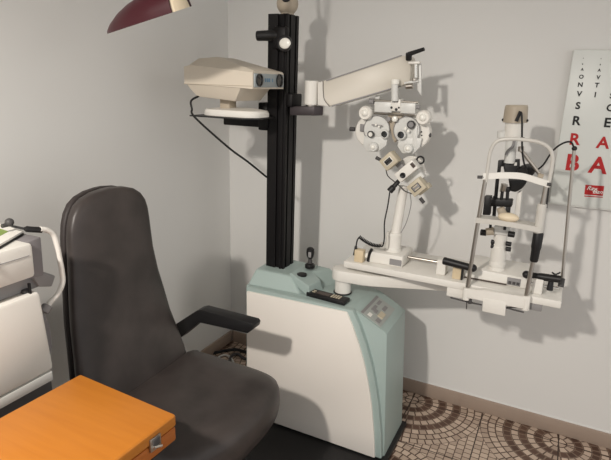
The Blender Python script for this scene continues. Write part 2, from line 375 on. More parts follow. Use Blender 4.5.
# upper shell: rear taller, falling to the face
N, Fy = 1.632, 1.858
rear, mid, frt = -1.335, -1.20, -1.027
rings = []
for x, zb, zt, top, ins in ((-1.332, 1.478, 1.540, 1.546, 0.03), (-1.30, 1.478, 1.546, 1.572, 0.05), (-1.22, 1.475, 1.540, 1.578, 0.055), (-1.10, 1.471, 1.531, 1.549, 0.03), (-1.027, 1.468, 1.525, 1.531, 0.012)):
    rings.append([(x, N, zb), (x, Fy, zb), (x, Fy, zt), (x, Fy - ins, top), (x, N + ins, top), (x, N, zt)])
up.loft(rings); up.build('upper_housing', 'cream', pj)
MB().hexa([(-1.295, N + 0.025, 1.432), (-1.118, N + 0.025, 1.421), (-1.118, Fy - 0.02, 1.421), (-1.295, Fy - 0.02, 1.432)],
          [(-1.330, N + 0.004, 1.480), (-1.080, N + 0.004, 1.472), (-1.080, Fy - 0.004, 1.472), (-1.330, Fy - 0.004, 1.480)], 0.003).build('lower_housing', 'cream', pj)
MB().box(-1.332, -1.03, N - 0.001, Fy + 0.001, 1.4765, 1.4785).build('seam_band', 'lamp', pj)
MB().box(-1.230, -1.185, 1.715, 1.765, 1.388, 1.428, 0.004).build('swivel', 'lamp', pj)
pts = []
for i in range(36):
    t = 2 * PI * i / 36; e = 0.62
    cx, cy = math.cos(t), math.sin(t)
    pts.append((-1.185 + 0.130 * math.copysign(abs(cx) ** e, cx), 1.765 + 0.078 * math.copysign(abs(cy) ** e, cy)))
foot = MB().loft([[(x, y, 1.3605) for x, y in pts], [(x, y, 1.374) for x, y in pts], [(-1.185 + (x + 1.185) * 0.95, 1.765 + (y - 1.765) * 0.95, 1.384) for x, y in pts],
                  [(-1.185 + (x + 1.185) * 0.5, 1.765 + (y - 1.765) * 0.5, 1.392) for x, y in pts]])
foot.build('foot', 'white', pj)
face = MB().box(-1.029, -1.0215, N + 0.006, Fy - 0.006, 1.474, 1.522, 0.003).build('front_face', 'bluegrey', pj)
for yy, rr in ((1.668, 0.019), (1.815, 0.021)):
    MB().lathe((-1.023, yy, 1.499), (1, 0, 0), [(0, 0), (rr + 0.004, 0), (rr + 0.004, 0.006), (rr, 0.007), (rr * 0.9, 0.003), (0, 0.0045)]).build('lens', 'lens', face)
for yy, w in ((1.712, 0.007), (1.726, 0.007), (1.739, 0.010), (1.763, 0.005)):
    MB().box(-1.0218, -1.0205, yy - w / 2, yy + w / 2, 1.493, 1.506).build('printed_mark', 'blueprint', face)
MB().tube([(-1.285, 1.66, 1.435), (-1.318, 1.652, 1.415), (-1.316, 1.652, 1.385), (-1.300, 1.650, 1.352), (-1.197, 1.720, 1.240), (-1.148, 1.790, 1.177), (-1.111, 1.876, 1.106)], 0.0042, n=8).build('power_cord', 'black', pj)

# ------------------------------------------------------------------ phoropter
ph = thing('phoropter', 'grey white phoropter with round lens dials hanging from the cream arm', 'phoropter', (-0.598, 2.000, 1.230))
P0 = 1.985
MB().cyl((-0.603, 1.962, 1.438), (-0.608, 1.962, 1.500), 0.0130).build('mount_post', 'grey', ph)
MB().cyl((-0.606, 1.962, 1.498), (-0.607, 1.962, 1.517), 0.0158, bev=0.003).build('mount_knob', 'bright', ph)
MB().tube([(-0.708, 1.990, 1.435), (-0.521, 1.990, 1.435)], 0.0045, n=12, smooth=0).build('cross_bar', 'steel', ph)
MB().cyl((-0.714, 1.985, 1.432), (-0.693, 1.985, 1.432), 0.0105, bev=0.002).build('bar_knob', 'midgrey', ph)
MB().cyl((-0.693, 2.000, 1.447), (-0.675, 2.000, 1.447), 0.0085, bev=0.002).build('bar_knob', 'grey', ph)
MB().cyl((-0.530, 1.985, 1.418), (-0.510, 1.985, 1.418), 0.0075, bev=0.002).build('bar_knob', 'midgrey', ph)
MB().prism([(-0.689, 1.975, 1.432), (-0.619, 1.975, 1.433), (-0.616, 1.975, 1.393), (-0.686, 1.975, 1.393)], (0, 0.05, 0), 0.003).build('level_housing', 'grey', ph)
MB().prism([(-0.586, 1.975, 1.432), (-0.527, 1.975, 1.433), (-0.524, 1.975, 1.394), (-0.583, 1.975, 1.393)], (0, 0.05, 0), 0.003).build('level_housing', 'grey', ph)
MB().prism([(-0.621, 1.970, 1.445), (-0.584, 1.970, 1.445), (-0.580, 1.970, 1.400), (-0.617, 1.970, 1.400)], (0, 0.05, 0), 0.003).build('centre_block', 'white', ph)
for q, r in (((-0.616, 1.972, 1.413), 0.0045), ((-0.597, 1.972, 1.407), 0.0055), ((-0.587, 1.972, 1.414), 0.0035)):
    MB().lathe(q, (0, -1, 0), [(0, 0), (r, 0), (r, 0.004), (0, 0.005)], 16).build('socket', 'black', ph)
for k in range(4):
    p = (-0.603, 1.970, 1.436); MB().box(p[0] - 0.010 + k * 0.006, p[0] - 0.0075 + k * 0.006, p[1] - 0.001, p[1], p[2] - 0.005, p[2] + 0.005).build('scale_mark', 'midgrey', ph)
MB().prism([(-0.639, 1.990, 1.394), (-0.576, 1.990, 1.394), (-0.590, 1.990, 1.298), (-0.600, 1.990, 1.278), (-0.612, 1.990, 1.297)], (0, 0.025, 0), 0.003).build('nose_plate', 'lamp', ph)
MB().lathe((-0.600, 1.975, 1.371), (0, -1, 0), [(0, 0), (0.011, 0), (0.012, 0.006), (0.009, 0.014), (0, 0.017)]).build('pd_knob', 'bright', ph)
MB().lathe((-0.625, 1.975, 1.369), (0, -1, 0), [(0, 0), (0.009, 0), (0.009, 0.008), (0, 0.01)]).build('side_screw', 'midgrey', ph)
# lens batteries
def disc(px, r, prof, name, m, par, n=40):
    return MB().lathe(px, (0, -1, 0), prof, n).build(name, m, par)
flat = lambda r, t, b=0.002: [(0, -t), (r, -t), (r, -b), (r - b, 0), (0, 0)]
LB = disc((-0.709, 2.000, 1.314), 0, flat(0.062, 0.035, 0.004), 'lens_battery', 'white', ph)
RB = disc((-0.535, 2.000, 1.322), 0, flat(0.066, 0.035, 0.004), 'lens_battery', 'white', ph)
LF = disc((-0.676, 1.986, 1.325), 0, flat(0.054, 0.016, 0.003), 'front_plate', 'grey', LB)
RF = disc((-0.555, 1.986, 1.330), 0, flat(0.052, 0.016, 0.003), 'front_plate', 'grey', RB)
MB().prism([(-0.725, 1.982, 1.297), (-0.626, 1.982, 1.302), (-0.631, 1.982, 1.265), (-0.662, 1.982, 1.239), (-0.708, 1.982, 1.235), (-0.727, 1.982, 1.257)], (0, 0.016, 0), 0.004).build('cylinder_housing', 'grey', LB)
MB().prism([(-0.581, 1.982, 1.301), (-0.492, 1.982, 1.306), (-0.498, 1.982, 1.268), (-0.521, 1.982, 1.243), (-0.565, 1.982, 1.241), (-0.587, 1.982, 1.268)], (0, 0.016, 0), 0.004).build('cylinder_housing', 'grey', RB)
MB().prism([(-0.529, 1.980, 1.356), (-0.513, 1.980, 1.350), (-0.507, 1.980, 1.267), (-0.527, 1.980, 1.273)], (0, 0.016, 0), 0.002).build('scale_bar', 'grey', RB)
for c_, R_, par in (((-0.676, 1.986, 1.325), 0.0535, LF), ((-0.555, 1.986, 1.330), 0.0515, RF)):
    MB().ring(c_, (0, 1, 0), R_, 0.0016).build('edge_ring', 'midgrey', par)
def aperture(p, r, par, ringm='white', lensm='lens', name='eye_aperture'):
    q = off(p)
    a = MB().lathe(q, (0, -1, 0), [(0, -0.004), (r * 1.38, -0.004), (r * 1.38, 0.005), (r * 1.2, 0.008), (r * 1.02, 0.008), (r, 0.002), (0, 0.002)]).build(name, ringm, par)
    MB().lathe(off(q, dy=-0.002), (0, -1, 0), [(0, -0.002), (r, -0.002), (r, 0.001), (0, 0.002)]).build('lens', lensm, a)
aperture((-0.636, 1.970, 1.311), 0.0125, LB, 'grey'); aperture((-0.570, 1.970, 1.313), 0.0135, RB, 'grey')
aperture((-0.693, 1.970, 1.307), 0.0095, LB, 'darkgrey', 'bright', 'cylinder_knob'); aperture((-0.535, 1.970, 1.354), 0.0110, RB, 'darkgrey', 'midgrey', 'cross_lens')
for p, par in (((-0.719, 1.965, 1.388), LB), ((-0.490, 1.965, 1.383), RB)):
    k = MB().lathe(p, (0, -1, 0), [(0, -0.03), (0.026, -0.03), (0.027, 0.0), (0.024, 0.007), (0.020, 0.005), (0, 0.005)], 36).build('sphere_dial', 'white', par)
    MB().sphere(off(p, dy=-0.006), 0.0135, (1, 0.8, 1)).build('dial_cap', 'bright', k)
for p, par in (((-0.678, 1.966, 1.258), LB), ((-0.538, 1.966, 1.264), RB)):
    k = MB().lathe(p, (0, -1, 0), [(0, -0.02), (0.018, -0.02), (0.018, 0), (0.015, 0.004), (0, 0.004)], 32).build('axis_knob', 'grey', par)
    MB().sphere(off(p, dy=-0.004), 0.0095, (1, 0.8, 1)).build('knob_cap', 'bright', k)
for q in ((-0.500, 2.000, 1.327), (-0.498, 2.000, 1.314), (-0.509, 2.000, 1.318), (-0.532, 2.000, 1.324)):
    MB().lathe(q, (0, -1, 0), [(0, 0), (0.0028, 0), (0.0028, 0.003), (0, 0.003)], 12).build('index_dot', 'ink', RB)
MB().prism([(-0.749, 1.995, 1.342), (-0.735, 1.995, 1.341), (-0.735, 1.995, 1.311), (-0.749, 1.995, 1.312)], (0, 0.01, 0), 0.001).build('power_window', 'midgrey', LB)
for q in ((-0.674, 1.970, 1.345), (-0.661, 1.970, 1.339)):
    MB().lathe(q, (0, -1, 0), [(0, 0), (0.004, 0), (0.004, 0.003), (0, 0.003)], 12).build('index_screw', 'bright', LB)
MB().prism([(-0.692, 1.970, 1.346), (-0.649, 1.970, 1.345), (-0.649, 1.970, 1.340), (-0.692, 1.970, 1.341)], (0, 0.003, 0)).build('axis_scale', 'midgrey', LB)
for q in ((-0.555, 1.970, 1.338), (-0.543, 1.970, 1.330)):
    MB().lathe(q, (0, -1, 0), [(0, 0), (0.0055, 0), (0.0055, 0.005), (0, 0.006)], 14).build('index_screw', 'bright', RB)
MB().cyl((-0.796, 2.005, 1.318), (-0.774, 2.005, 1.319), 0.0085, bev=0.002).build('side_knob', 'darkgrey', LB)
MB().cyl((-0.481, 2.010, 1.316), (-0.465, 2.010, 1.316), 0.0085, bev=0.002).build('side_knob', 'darkgrey', RB)
MB().tube([(-0.688, 1.980, 1.387), (-0.526, 1.980, 1.388)], 0.0035, n=8, smooth=0).build('rail', 'steel', ph)

# ------------------------------------------------------------------ instrument table
tb = thing('instrument_table', 'long white swivel instrument table top held on a rounded console arm', 'table', (-0.745, 1.905, 0.6455))
TY0, TY1, TX0, TX1, TZ0, TZ1 = 1.858, 2.13, -0.735, 0.066, 0.778, 0.805
MB().box(TX0, TX1, TY0, TY1, TZ0, TZ1, 0.004).build('table_top', 'white', tb)
MB().cyl((-0.752, 1.908, 0.6455), (-0.752, 1.908, 0.712), 0.034, bev=0.003).build('pivot', 'white', tb)
MB().ring((-0.752, 1.908, 0.6495), (0, 0, 1), 0.036, 0.003).build('pivot_seal', 'black', tb)
prof2 = []
for i in range(17):
    t = PI / 2 + PI * i / 16; prof2.append((-0.752 + 0.048 * math.cos(t), 1.908 + 0.048 * math.sin(t)))
prof2 = prof2 + [(-0.62, 1.878), (-0.28, 2.01), (-0.28, 2.075), (-0.52, 1.995)]
MB().prism([(x, y, 0.709) for x, y in prof2], (0, 0, 0.048), 0.006).build('swivel_arm', 'white', tb)
MB().box(-0.65, -0.30, 1.925, 1.985, 0.756, 0.779).build('arm_spacer', 'black', tb)
MB().box(-0.70, -0.66, 1.91, 1.95, 0.756, 0.779, 0.003).build('table_mount', 'white', tb)

# ------------------------------------------------------------------ keratometer
kt = thing('keratometer', 'white keratometer with two beige mire boxes set diagonally below the phoropter', 'keratometer', (-0.60, 1.95, 0.805))
KT = 0.8055
kb = MB().prism([(-0.642, 1.915, 0.794), (-0.472, 1.915, 0.802), (-0.468, 1.915, 0.755), (-0.640, 1.915, 0.757)], (0, 0.13, 0), 0.004)
MB().box(-0.645, -0.505, 1.90, 2.05, KT, KT + 0.045, 0.004).build('sliding_base', 'white', kt)
MB().box(-0.556, -0.508, 1.8975, 1.9005, KT + 0.006, KT + 0.030).build('plate_label', 'midgrey', kt)
MB().lathe((-0.566, 1.965, KT + 0.043), (0, 0, 1), [(0, 0), (0.035, 0), (0.035, 0.006), (0.031, 0.010), (0.031, 0.072), (0.027, 0.078), (0, 0.078)], 32).build('column_foot', 'white', kt)
MB().cyl((-0.562, 1.965, 0.898), (-0.547, 1.985, 1.114), 0.020, 0.018).build('upright', 'white', kt)
MB().cyl((-0.505, 1.975, KT + 0.024), (-0.34, 1.975, KT + 0.024), 0.006, n=16).build('slide_rod', 'steel', kt)
KC = (-0.537, 1.965, 1.181); kc = Vector(KC)
R45 = Matrix.Rotation(math.radians(45), 3, 'Y')         # local x runs down to the right
MB().lathe((-0.530, 2.005, 1.179), (0, -1, 0), [(0, -0.025), (0.05, -0.025), (0.052, -0.004), (0.047, 0), (0, 0)], 44).build('arc_disc', 'white', kt)
MB().obox((-0.543, 1.975, 1.174), (0.175, 0.03, 0.024), R45, 0.003).build('mire_arc', 'midgrey', kt)
MB().obox((-0.524, 1.945, 1.185), (0.040, 0.07, 0.090), R45, 0.004).build('telescope_body', 'white', kt)
MB().obox((-0.504, 1.970, 1.157), (0.05, 0.03, 0.07), R45, 0.004).build('telescope_side', 'grey', kt)
MB().lathe((-0.534, 1.909, 1.169), (0, -1, 0), [(0, -0.004), (0.0105, -0.004), (0.0105, 0.004), (0.008, 0.006), (0, 0.003)], 24).build('eyepiece', 'black', kt)
MB().obox((-0.499, 1.909, 1.211), (0.020, 0.004, 0.013), R45, 0.001).build('scale_window', 'browninlay', kt)
MB().ring((-0.485, 1.960, 1.225), (0, 1, 0), 0.0135, 0.0035).build('focus_ring', 'black', kt)
for p, s, nm in (((-0.597, 1.945, 1.215), 0.046, 'ink'), ((-0.481, 1.945, 1.127), 0.046, 'midgrey')):
    bx = MB().obox(p, (0.050, 0.055, 0.060), R45, 0.004).build('mire_box', 'beige', kt)
    MB().obox(off(p, dy=-0.0278), (0.0235, 0.002, 0.034), R45, 0.0005).build('frame', 'white' if nm == 'ink' else 'black', bx)
    MB().obox(off(p, dy=-0.0288), (0.0195, 0.002, 0.029), R45, 0.0005).build('mire_window', nm, bx)
    for q in (-0.006, 0.006):
        MB().obox(V(off(p, dy=-0.0298)) + R45 @ Vector((q, 0, 0)), (0.004, 0.001, 0.018), R45).build('mire_mark', 'darkgrey' if nm == 'ink' else 'beige', bx)
MB().obox((-0.460, 1.965, 1.116), (0.020, 0.05, 0.05), R45, 0.003).build('mire_cover', 'beige', kt)
MB().cyl((-0.632, 1.955, 1.209), (-0.660, 1.955, 1.220), 0.006, 0.007, bev=0.001).build('lamp_plug', 'darkgrey', kt)
MB().cyl((-0.473, 1.960, 1.080), (-0.456, 1.960, 1.062), 0.007, bev=0.001).build('lamp_plug', 'darkgrey', kt)
MB().tube([(-0.553, 1.935, 1.145), (-0.562, 1.925, 1.130), (-0.583, 1.915, 1.100)], [0.0075] * 3 + [0.009] * 6 + [0.0125] * 8, n=14).build('hand_grip', 'black', kt)
MB().tube([(-0.611, 1.940, 1.179), (-0.600, 1.935, 1.156), (-0.572, 1.930, 1.138), (-0.549, 1.930, 1.123), (-0.530, 1.930, 1.107), (-0.499, 1.935, 1.097)], 0.0022, n=6).build('signal_wire', 'darkgrey', kt)
MB().tube([(-0.508, 1.940, 1.095), (-0.501, 1.940, 1.052), (-0.514, 1.945, 0.981), (-0.534, 1.950, 0.932)], 0.0018, n=6).build('signal_wire', 'midgrey', kt)
# coiled cord with plug
MB().tube([(-0.581, 1.915, 1.104), (-0.583, 1.905, 1.040), (-0.586, 1.890, 0.983), (-0.579, 1.880, 0.922), (-0.583, 1.880, 0.890), (-0.594, 1.880, 0.884)], 0.0028, n=8).build('cord', 'black', kt)
path = smooth_path([(-0.592, 1.880, 0.887), (-0.623, 1.880, 0.886), (-0.653, 1.880, 0.895), (-0.683, 1.885, 0.908)], 40)
hel = []
for i, p in enumerate(path):
    a = i * 0.75; hel.append(Vector(p) + Vector((0.25 * math.cos(a), 0.9 * math.sin(a), math.cos(a))) * 0.0055)
MB().tube(hel, 0.0026, n=6, smooth=0).build('coiled_cord', 'black', kt)
MB().tube([(-0.683, 1.885, 0.908), (-0.692, 1.885, 0.892), (-0.696, 1.885, 0.863)], 0.0030, n=8).build('cord', 'black', kt)
MB().cyl((-0.696, 1.885, 0.868), (-0.697, 1.885, 0.829), 0.005, 0.009, bev=0.001).build('cord_plug', 'black', kt)
MB().box(-0.697, -0.660, 1.872, 1.905, KT, KT + 0.050, 0.003).build('rail_stop', 'tan', kt)
MB().tube([(-0.633, 1.900, 0.862), (-0.642, 1.900, 0.839), (-0.646, 1.900, 0.808)], 0.006, n=10).build('locking_lever', 'black', kt)
MB().cyl((-0.660, 1.91, KT + 0.022), (-0.645, 1.91, KT + 0.022), 0.012).build('base_cap', 'bright', kt)
MB().box(-0.372, -0.338, 1.90, 1.95, KT, KT + 0.058, 0.003).build('rail_guard', 'white', kt)

# ------------------------------------------------------------------ slit lamp
slp = thing('slit_lamp', 'white slit lamp microscope with taupe lamp cap and black eyepieces', 'slit lamp', (-0.14, 2.0, 0.805))
MB().prism([(-0.270, 1.915, KT), (-0.050, 1.915, KT), (-0.050, 2.10, KT), (-0.270, 2.10, KT)], (0, 0, 0.042), 0.006).build('base', 'white', slp)
MB().box(-0.118, -0.072, 1.9115, 1.9155, KT + 0.006, KT + 0.034, 0.001).build('lock_panel', 'midgrey', slp)
for i in range(3):
    MB().box(-0.113 + i * 0.014, -0.103 + i * 0.014, 1.909, 1.912, KT + 0.011, KT + 0.021).build('lock_screw', 'darkgrey', slp)
MB().box(-0.268, -0.118, 1.9135, 1.9155, KT + 0.002, KT + 0.007).build('base_seam', 'browninlay', slp)
MB().cyl((-0.072, 1.93, KT + 0.02), (0.05, 1.93, KT + 0.02), 0.006, n=16).build('axle', 'chrome', slp)
MB().cyl((-0.30, 1.945, KT + 0.03), (-0.262, 1.945, KT + 0.03), 0.006, n=16).build('axle', 'chrome', slp)
# pedestal and magnification column
b0, b1 = Vector((-0.162, 1.960, 0.836)), Vector((-0.164, 1.960, 0.957))
MB().lathe(b0, b1 - b0, [(0, 0), (0.029, 0), (0.029, 0.016), (0.026, 0.019), (0.026, 0.024), (0.0285, 0.027), (0.0285, 0.040), (0.0265, 0.043), (0.0265, 0.052), (0.0275, 0.055), (0.0265, 0.100), (0.024, 0.104), (0.024, 0.150), (0, 0.150)], 32).build('pedestal', 'white', slp)
for p, q in (((-0.194, 1.950, 0.952), (-0.180, 1.950, 0.952)), ((-0.193, 1.950, 0.936), (-0.180, 1.950, 0.936)), ((-0.142, 1.945, 0.955), (-0.123, 1.945, 0.954)), ((-0.140, 1.945, 0.935), (-0.122, 1.945, 0.935))):
    MB().cyl(p, q, 0.0085, bev=0.002, n=20).build('adjusting_knob', 'black', slp)
MB().prism([(-0.189, 1.930, 1.017), (-0.131, 1.930, 1.018), (-0.131, 1.930, 0.989), (-0.185, 1.930, 0.986)], (0, 0.06, 0), 0.004).build('carriage', 'grey', slp)
MB().cyl((-0.232, 1.925, 0.988), (-0.211, 1.925, 0.989), 0.0115, bev=0.002).build('side_grip', 'black', slp)
MB().cyl((-0.214, 1.930, 0.991), (-0.187, 1.930, 0.999), 0.013, 0.015, bev=0.002).build('side_hub', 'lamp', slp)
MB().cyl((-0.138, 1.925, 0.997), (-0.115, 1.925, 0.997), 0.0105, bev=0.002).build('side_grip', 'black', slp)
MB().cyl((-0.152, 1.926, 1.021), (-0.151, 1.926, 1.010), 0.005, n=14).build('set_screw', 'black', slp)
MB().cyl((-0.202, 1.930, 1.025), (-0.200, 1.930, 1.008), 0.005, n=14).build('set_screw', 'black', slp)
# illumination tower
lh0, lh1 = Vector((-0.171, 1.985, 1.383)), Vector((-0.173, 1.985, 1.442)); ax = lh1 - lh0; Lh = ax.length
cap = MB().lathe(lh0, ax, [(0, 0), (0.041, 0), (0.0405, 0.006), (0.038, Lh - 0.006), (0.035, Lh), (0, Lh)], 36).build('lamp_cap', 'lamp', slp)
for p in ((-0.210, 1.975, 1.390), (-0.132, 1.975, 1.392)):
    MB().sphere(p, 0.005).build('cap_screw', 'black', cap)
MB().tube([(-0.163, 1.935, 1.390), (-0.158, 1.937, 1.408), (-0.154, 1.939, 1.423)], 0.006, n=10).build('cap_lever', 'black', cap)
MB().cyl((-0.171, 1.985, 1.327), (-0.172, 1.985, 1.384), 0.0295, 0.031).build('lamp_barrel', 'white', slp)
MB().cyl((-0.205, 1.985, 1.328), (-0.207, 1.985, 1.351), 0.019, bev=0.002).build('filter_turret', 'grey', slp)
MB().cyl((-0.171, 1.985, 1.241), (-0.174, 1.985, 1.332), 0.019, 0.0195).build('lower_barrel', 'grey', slp)
MB().tube([(-0.163, 1.962, 1.331), (-0.165, 1.962, 1.303), (-0.179, 1.962, 1.285), (-0.184, 1.962, 1.270)], 0.005, n=10).build('slit_lever', 'midgrey', slp)
MB().cyl((-0.187, 1.975, 1.274), (-0.179, 1.975, 1.274), 0.012, bev=0.002).build('slit_ring', 'grey', slp)
MB().prism([(-0.210, 1.985, 1.246), (-0.139, 1.985, 1.256), (-0.133, 1.985, 1.208), (-0.161, 1.985, 1.205), (-0.160, 1.985, 1.195), (-0.180, 1.985, 1.193), (-0.188, 1.985, 1.228), (-0.201, 1.985, 1.227), (-0.197, 1.985, 1.183), (-0.208, 1.985, 1.182)], (0, 0.022, 0), 0.002).build('tower_bracket', 'black', slp)
MB().prism([(-0.155, 1.983, 1.244), (-0.146, 1.983, 1.245), (-0.145, 1.983, 1.234), (-0.154, 1.983, 1.233)], (0, 0.003, 0)).build('bracket_plate', 'grey', slp)
for p, q, r in (((-0.205, 1.995, 1.181), (-0.200, 1.995, 1.039), 0.0065), ((-0.204, 1.975, 1.118), (-0.197, 1.975, 1.040), 0.006)):
    MB().cyl(p, q, r, n=16).build('tower_rod', 'black', slp)
MB().prism([(-0.241, 1.985, 1.111), (-0.216, 1.985, 1.113), (-0.213, 1.985, 1.041), (-0.240, 1.985, 1.039)], (0, 0.03, 0), 0.003).build('tower_plate', 'black', slp)
MB().prism([(-0.218, 1.960, 1.108), (-0.141, 1.960, 1.114), (-0.141, 1.960, 1.086), (-0.214, 1.960, 1.080)], (0, 0.035, 0), 0.004).build('prism_arm', 'black', slp)
MB().prism([(-0.162, 1.965, 1.088), (-0.146, 1.965, 1.090), (-0.143, 1.965, 1.031), (-0.160, 1.965, 1.028)], (0, 0.02, 0), 0.002).build('prism_arm_leg', 'black', slp)
for p, q in (((-0.179, 1.965, 1.108), (-0.180, 1.965, 1.148)), ((-0.160, 1.965, 1.109), (-0.162, 1.965, 1.150))):
    MB().cyl(p, q, 0.0058, n=16).build('prism_post', 'black', slp)
MB().cyl((-0.178, 1.955, 1.143), (-0.175, 1.955, 1.169), 0.010, 0.0115, bev=0.001).build('mirror_cell', 'steel', slp)
MB().prism([(-0.189, 1.957, 1.139), (-0.153, 1.957, 1.142), (-0.157, 1.957, 1.158), (-0.187, 1.957, 1.156)], (0, 0.02, 0), 0.002).build('mirror_holder', 'black', slp)
MB().cyl((-0.163, 1.955, 1.049), (-0.178, 1.955, 1.082), 0.016, 0.014, bev=0.003).build('joint_cover', 'lamp', slp)
# microscope
MB().prism([(-0.167, 1.965, 1.190), (-0.104, 1.965, 1.193), (-0.105, 1.965, 1.175), (-0.116, 1.965, 1.156), (-0.134, 1.965, 1.141), (-0.154, 1.965, 1.142)], (0, 0.05, 0), 0.006).build('microscope_body', 'black', slp)
MB().lathe((-0.122, 1.985, 1.215), (-0.15, -1, -0.1), [(0, -0.05), (0.016, -0.05), (0.020, -0.02), (0.020, 0.0), (0.016, 0.010), (0, 0.010)], 30).build('eyepiece', 'black', slp)
MB().lathe((-0.101, 1.995, 1.216), (0.25, -1, -0.15), [(0, -0.05), (0.014, -0.05), (0.018, -0.02), (0.018, 0.0), (0.014, 0.010), (0, 0.010)], 30).build('eyepiece', 'black', slp)
MB().cyl((-0.140, 1.970, 1.294), (-0.061, 1.965, 1.208), 0.0062, n=14).build('support_strut', 'steel', slp)
MB().cyl((-0.072, 1.960, 1.209), (-0.054, 1.960, 1.204), 0.011, bev=0.002).build('strut_knob', 'lamp', slp)
MB().cyl((-0.138, 1.955, 1.305), (-0.136, 1.955, 1.287), 0.010, bev=0.002).build('strut_knob', 'steel', slp)
MB().prism([(-0.132, 1.990, 1.135), (-0.117, 1.990, 1.148), (-0.112, 1.990, 1.048), (-0.130, 1.990, 1.046)], (0, 0.03, 0), 0.004).build('microscope_post', 'white', slp)
# cables
MB().tube([(-0.157, 1.938, 1.419), (-0.150, 1.932, 1.418), (-0.144, 1.928, 1.389), (-0.137, 1.930, 1.336), (-0.131, 1.950, 1.287), (-0.121, 1.955, 1.249), (-0.111, 1.962, 1.231)], 0.0032, n=8).build('lamp_cable', 'black', slp)
MB().cyl((-0.143, 1.930, 1.333), (-0.129, 1.930, 1.334), 0.005, n=12).build('cable_clip', 'black', slp)
MB().tube([(-0.083, 1.975, 1.220), (-0.060, 1.970, 1.246), (-0.041, 1.960, 1.290), (-0.023, 1.955, 1.315), (-0.001, 1.955, 1.330), (0.015, 1.955, 1.330), (0.025, 1.955, 1.314)], 0.0030, n=8).build('fixation_cable', 'black', slp)
# swing handles
MB().tube([(-0.060, 1.905, 0.866), (-0.013, 1.900, 0.867), (0.053, 1.895, 0.871)], [0.0105] * 6 + [0.013] * 20, n=16).build('swing_handle', 'black', slp)
MB().sphere((-0.057, 1.905, 0.864), 0.014).build('handle_end', 'black', slp)
MB().cyl((0.024, 1.900, 0.865), (0.024, 1.900, 0.824), 0.008, 0.011, bev=0.002).build('joystick', 'black', slp)
MB().tube([(0.022, 1.895, 0.891), (0.034, 1.895, 0.886), (0.048, 1.895, 0.896)], 0.003, n=8).build('cable_tie', 'black', slp)
for x, nm in ((-0.293, 'tan'), (-0.015, 'white')):
    MB().box(x - 0.016, x + 0.016, 1.885, 1.912, KT, KT + 0.055, 0.003).build('rail_guard', nm, slp)
MB().box(-0.277, -0.271, 1.885, 1.912, KT, KT + 0.055, 0.001).build('guard_face', 'black', slp)

# ------------------------------------------------------------------ head rest (chin rest frame)
hr = thing('chin_rest', 'white chin rest frame with steel rods clamped to the table front', 'chin rest', (-0.17, 1.85, 0.72))

frame = [(-0.225, 1.845, 1.188), (-0.225, 1.845, 1.246), (-0.223, 1.845, 1.290), (-0.213, 1.845, 1.319), (-0.192, 1.845, 1.333), (-0.152, 1.845, 1.338), (-0.106, 1.845, 1.337), (-0.072, 1.845, 1.331), (-0.047, 1.845, 1.317), (-0.033, 1.845, 1.293), (-0.030, 1.845, 1.255), (-0.032, 1.845, 1.192)]
MB().tube(frame, 0.0062, n=12).build('head_frame', 'framegrey', hr)
def ribbon(pts, h, t):
    P = smooth_path(pts, 6); m = MB()
    m.loft([[(p.x, p.y, p.z - h / 2), (p.x, p.y + t, p.z - h / 2), (p.x, p.y + t, p.z + h / 2), (p.x, p.y, p.z + h / 2)] for p in P]); return m
ribbon([(-0.236, 1.835, 1.207), (-0.205, 1.850, 1.210), (-0.162, 1.857, 1.215), (-0.115, 1.855, 1.217), (-0.070, 1.845, 1.210), (-0.030, 1.833, 1.203)], 0.021, 0.006).build('forehead_strap', 'inkwhite', hr)
for p, q in (((-0.254, 1.841, 1.202), (-0.233, 1.841, 1.204)), ((-0.036, 1.835, 1.203), (-0.023, 1.835, 1.203))):
    MB().cyl(p, q, 0.0055, n=14).build('strap_screw', 'darkgrey', hr)
MB().tube([(-0.228, 1.845, 1.194), (-0.236, 1.845, 1.015), (-0.243, 1.845, 0.799)], 0.0072, n=14, smooth=0).build('rod', 'steel', hr)
MB().tube([(-0.038, 1.845, 1.202), (-0.041, 1.845, 1.128)], 0.0072, n=14, smooth=0).build('rod', 'steel', hr)
MB().tube([(-0.030, 1.865, 1.193), (-0.027, 1.865, 1.119)], 0.0030, n=8, smooth=0).build('adjuster_wire', 'darkgrey', hr)
MB().tube([(-0.041, 1.845, 0.947), (-0.046, 1.845, 0.803)], 0.0072, n=14, smooth=0).build('rod', 'steel', hr)
MB().cyl((-0.039, 1.845, 1.032), (-0.041, 1.845, 1.135), 0.0145, bev=0.002).build('height_sleeve', 'framegrey', hr)
s0, s1 = Vector((-0.039, 1.845, 0.935)), Vector((-0.038, 1.845, 1.039)); Ls = (s1 - s0).length
MB().lathe(s0, s1 - s0, [(0, 0), (0.012, 0), (0.0135, 0.005), (0.0145, Ls * 0.4), (0.0165, Ls * 0.5), (0.0165, Ls - 0.006), (0.014, Ls), (0, Ls)], 24).build('height_grip', 'black', hr)
ch = [(-0.244, 1.833, 1.066), (-0.032, 1.833, 1.051)]
MB().loft([[off(p, 0, 0, -0.009), off(p, 0, 0.055, -0.009), off(p, 0, 0.055, 0.009), off(p, 0, 0, 0.009)] for p in ((-0.242, 1.830, 1.053), (-0.160, 1.815, 1.059), (-0.090, 1.815, 1.057), (-0.032, 1.830, 1.049))]).build('chin_bar', 'framegrey', hr)
cc = Vector((-0.137, 1.828, 1.079))
MB().sphere(cc, 0.034, (1, 0.62, 0.46)).build('chin_cup', 'ivory', hr)
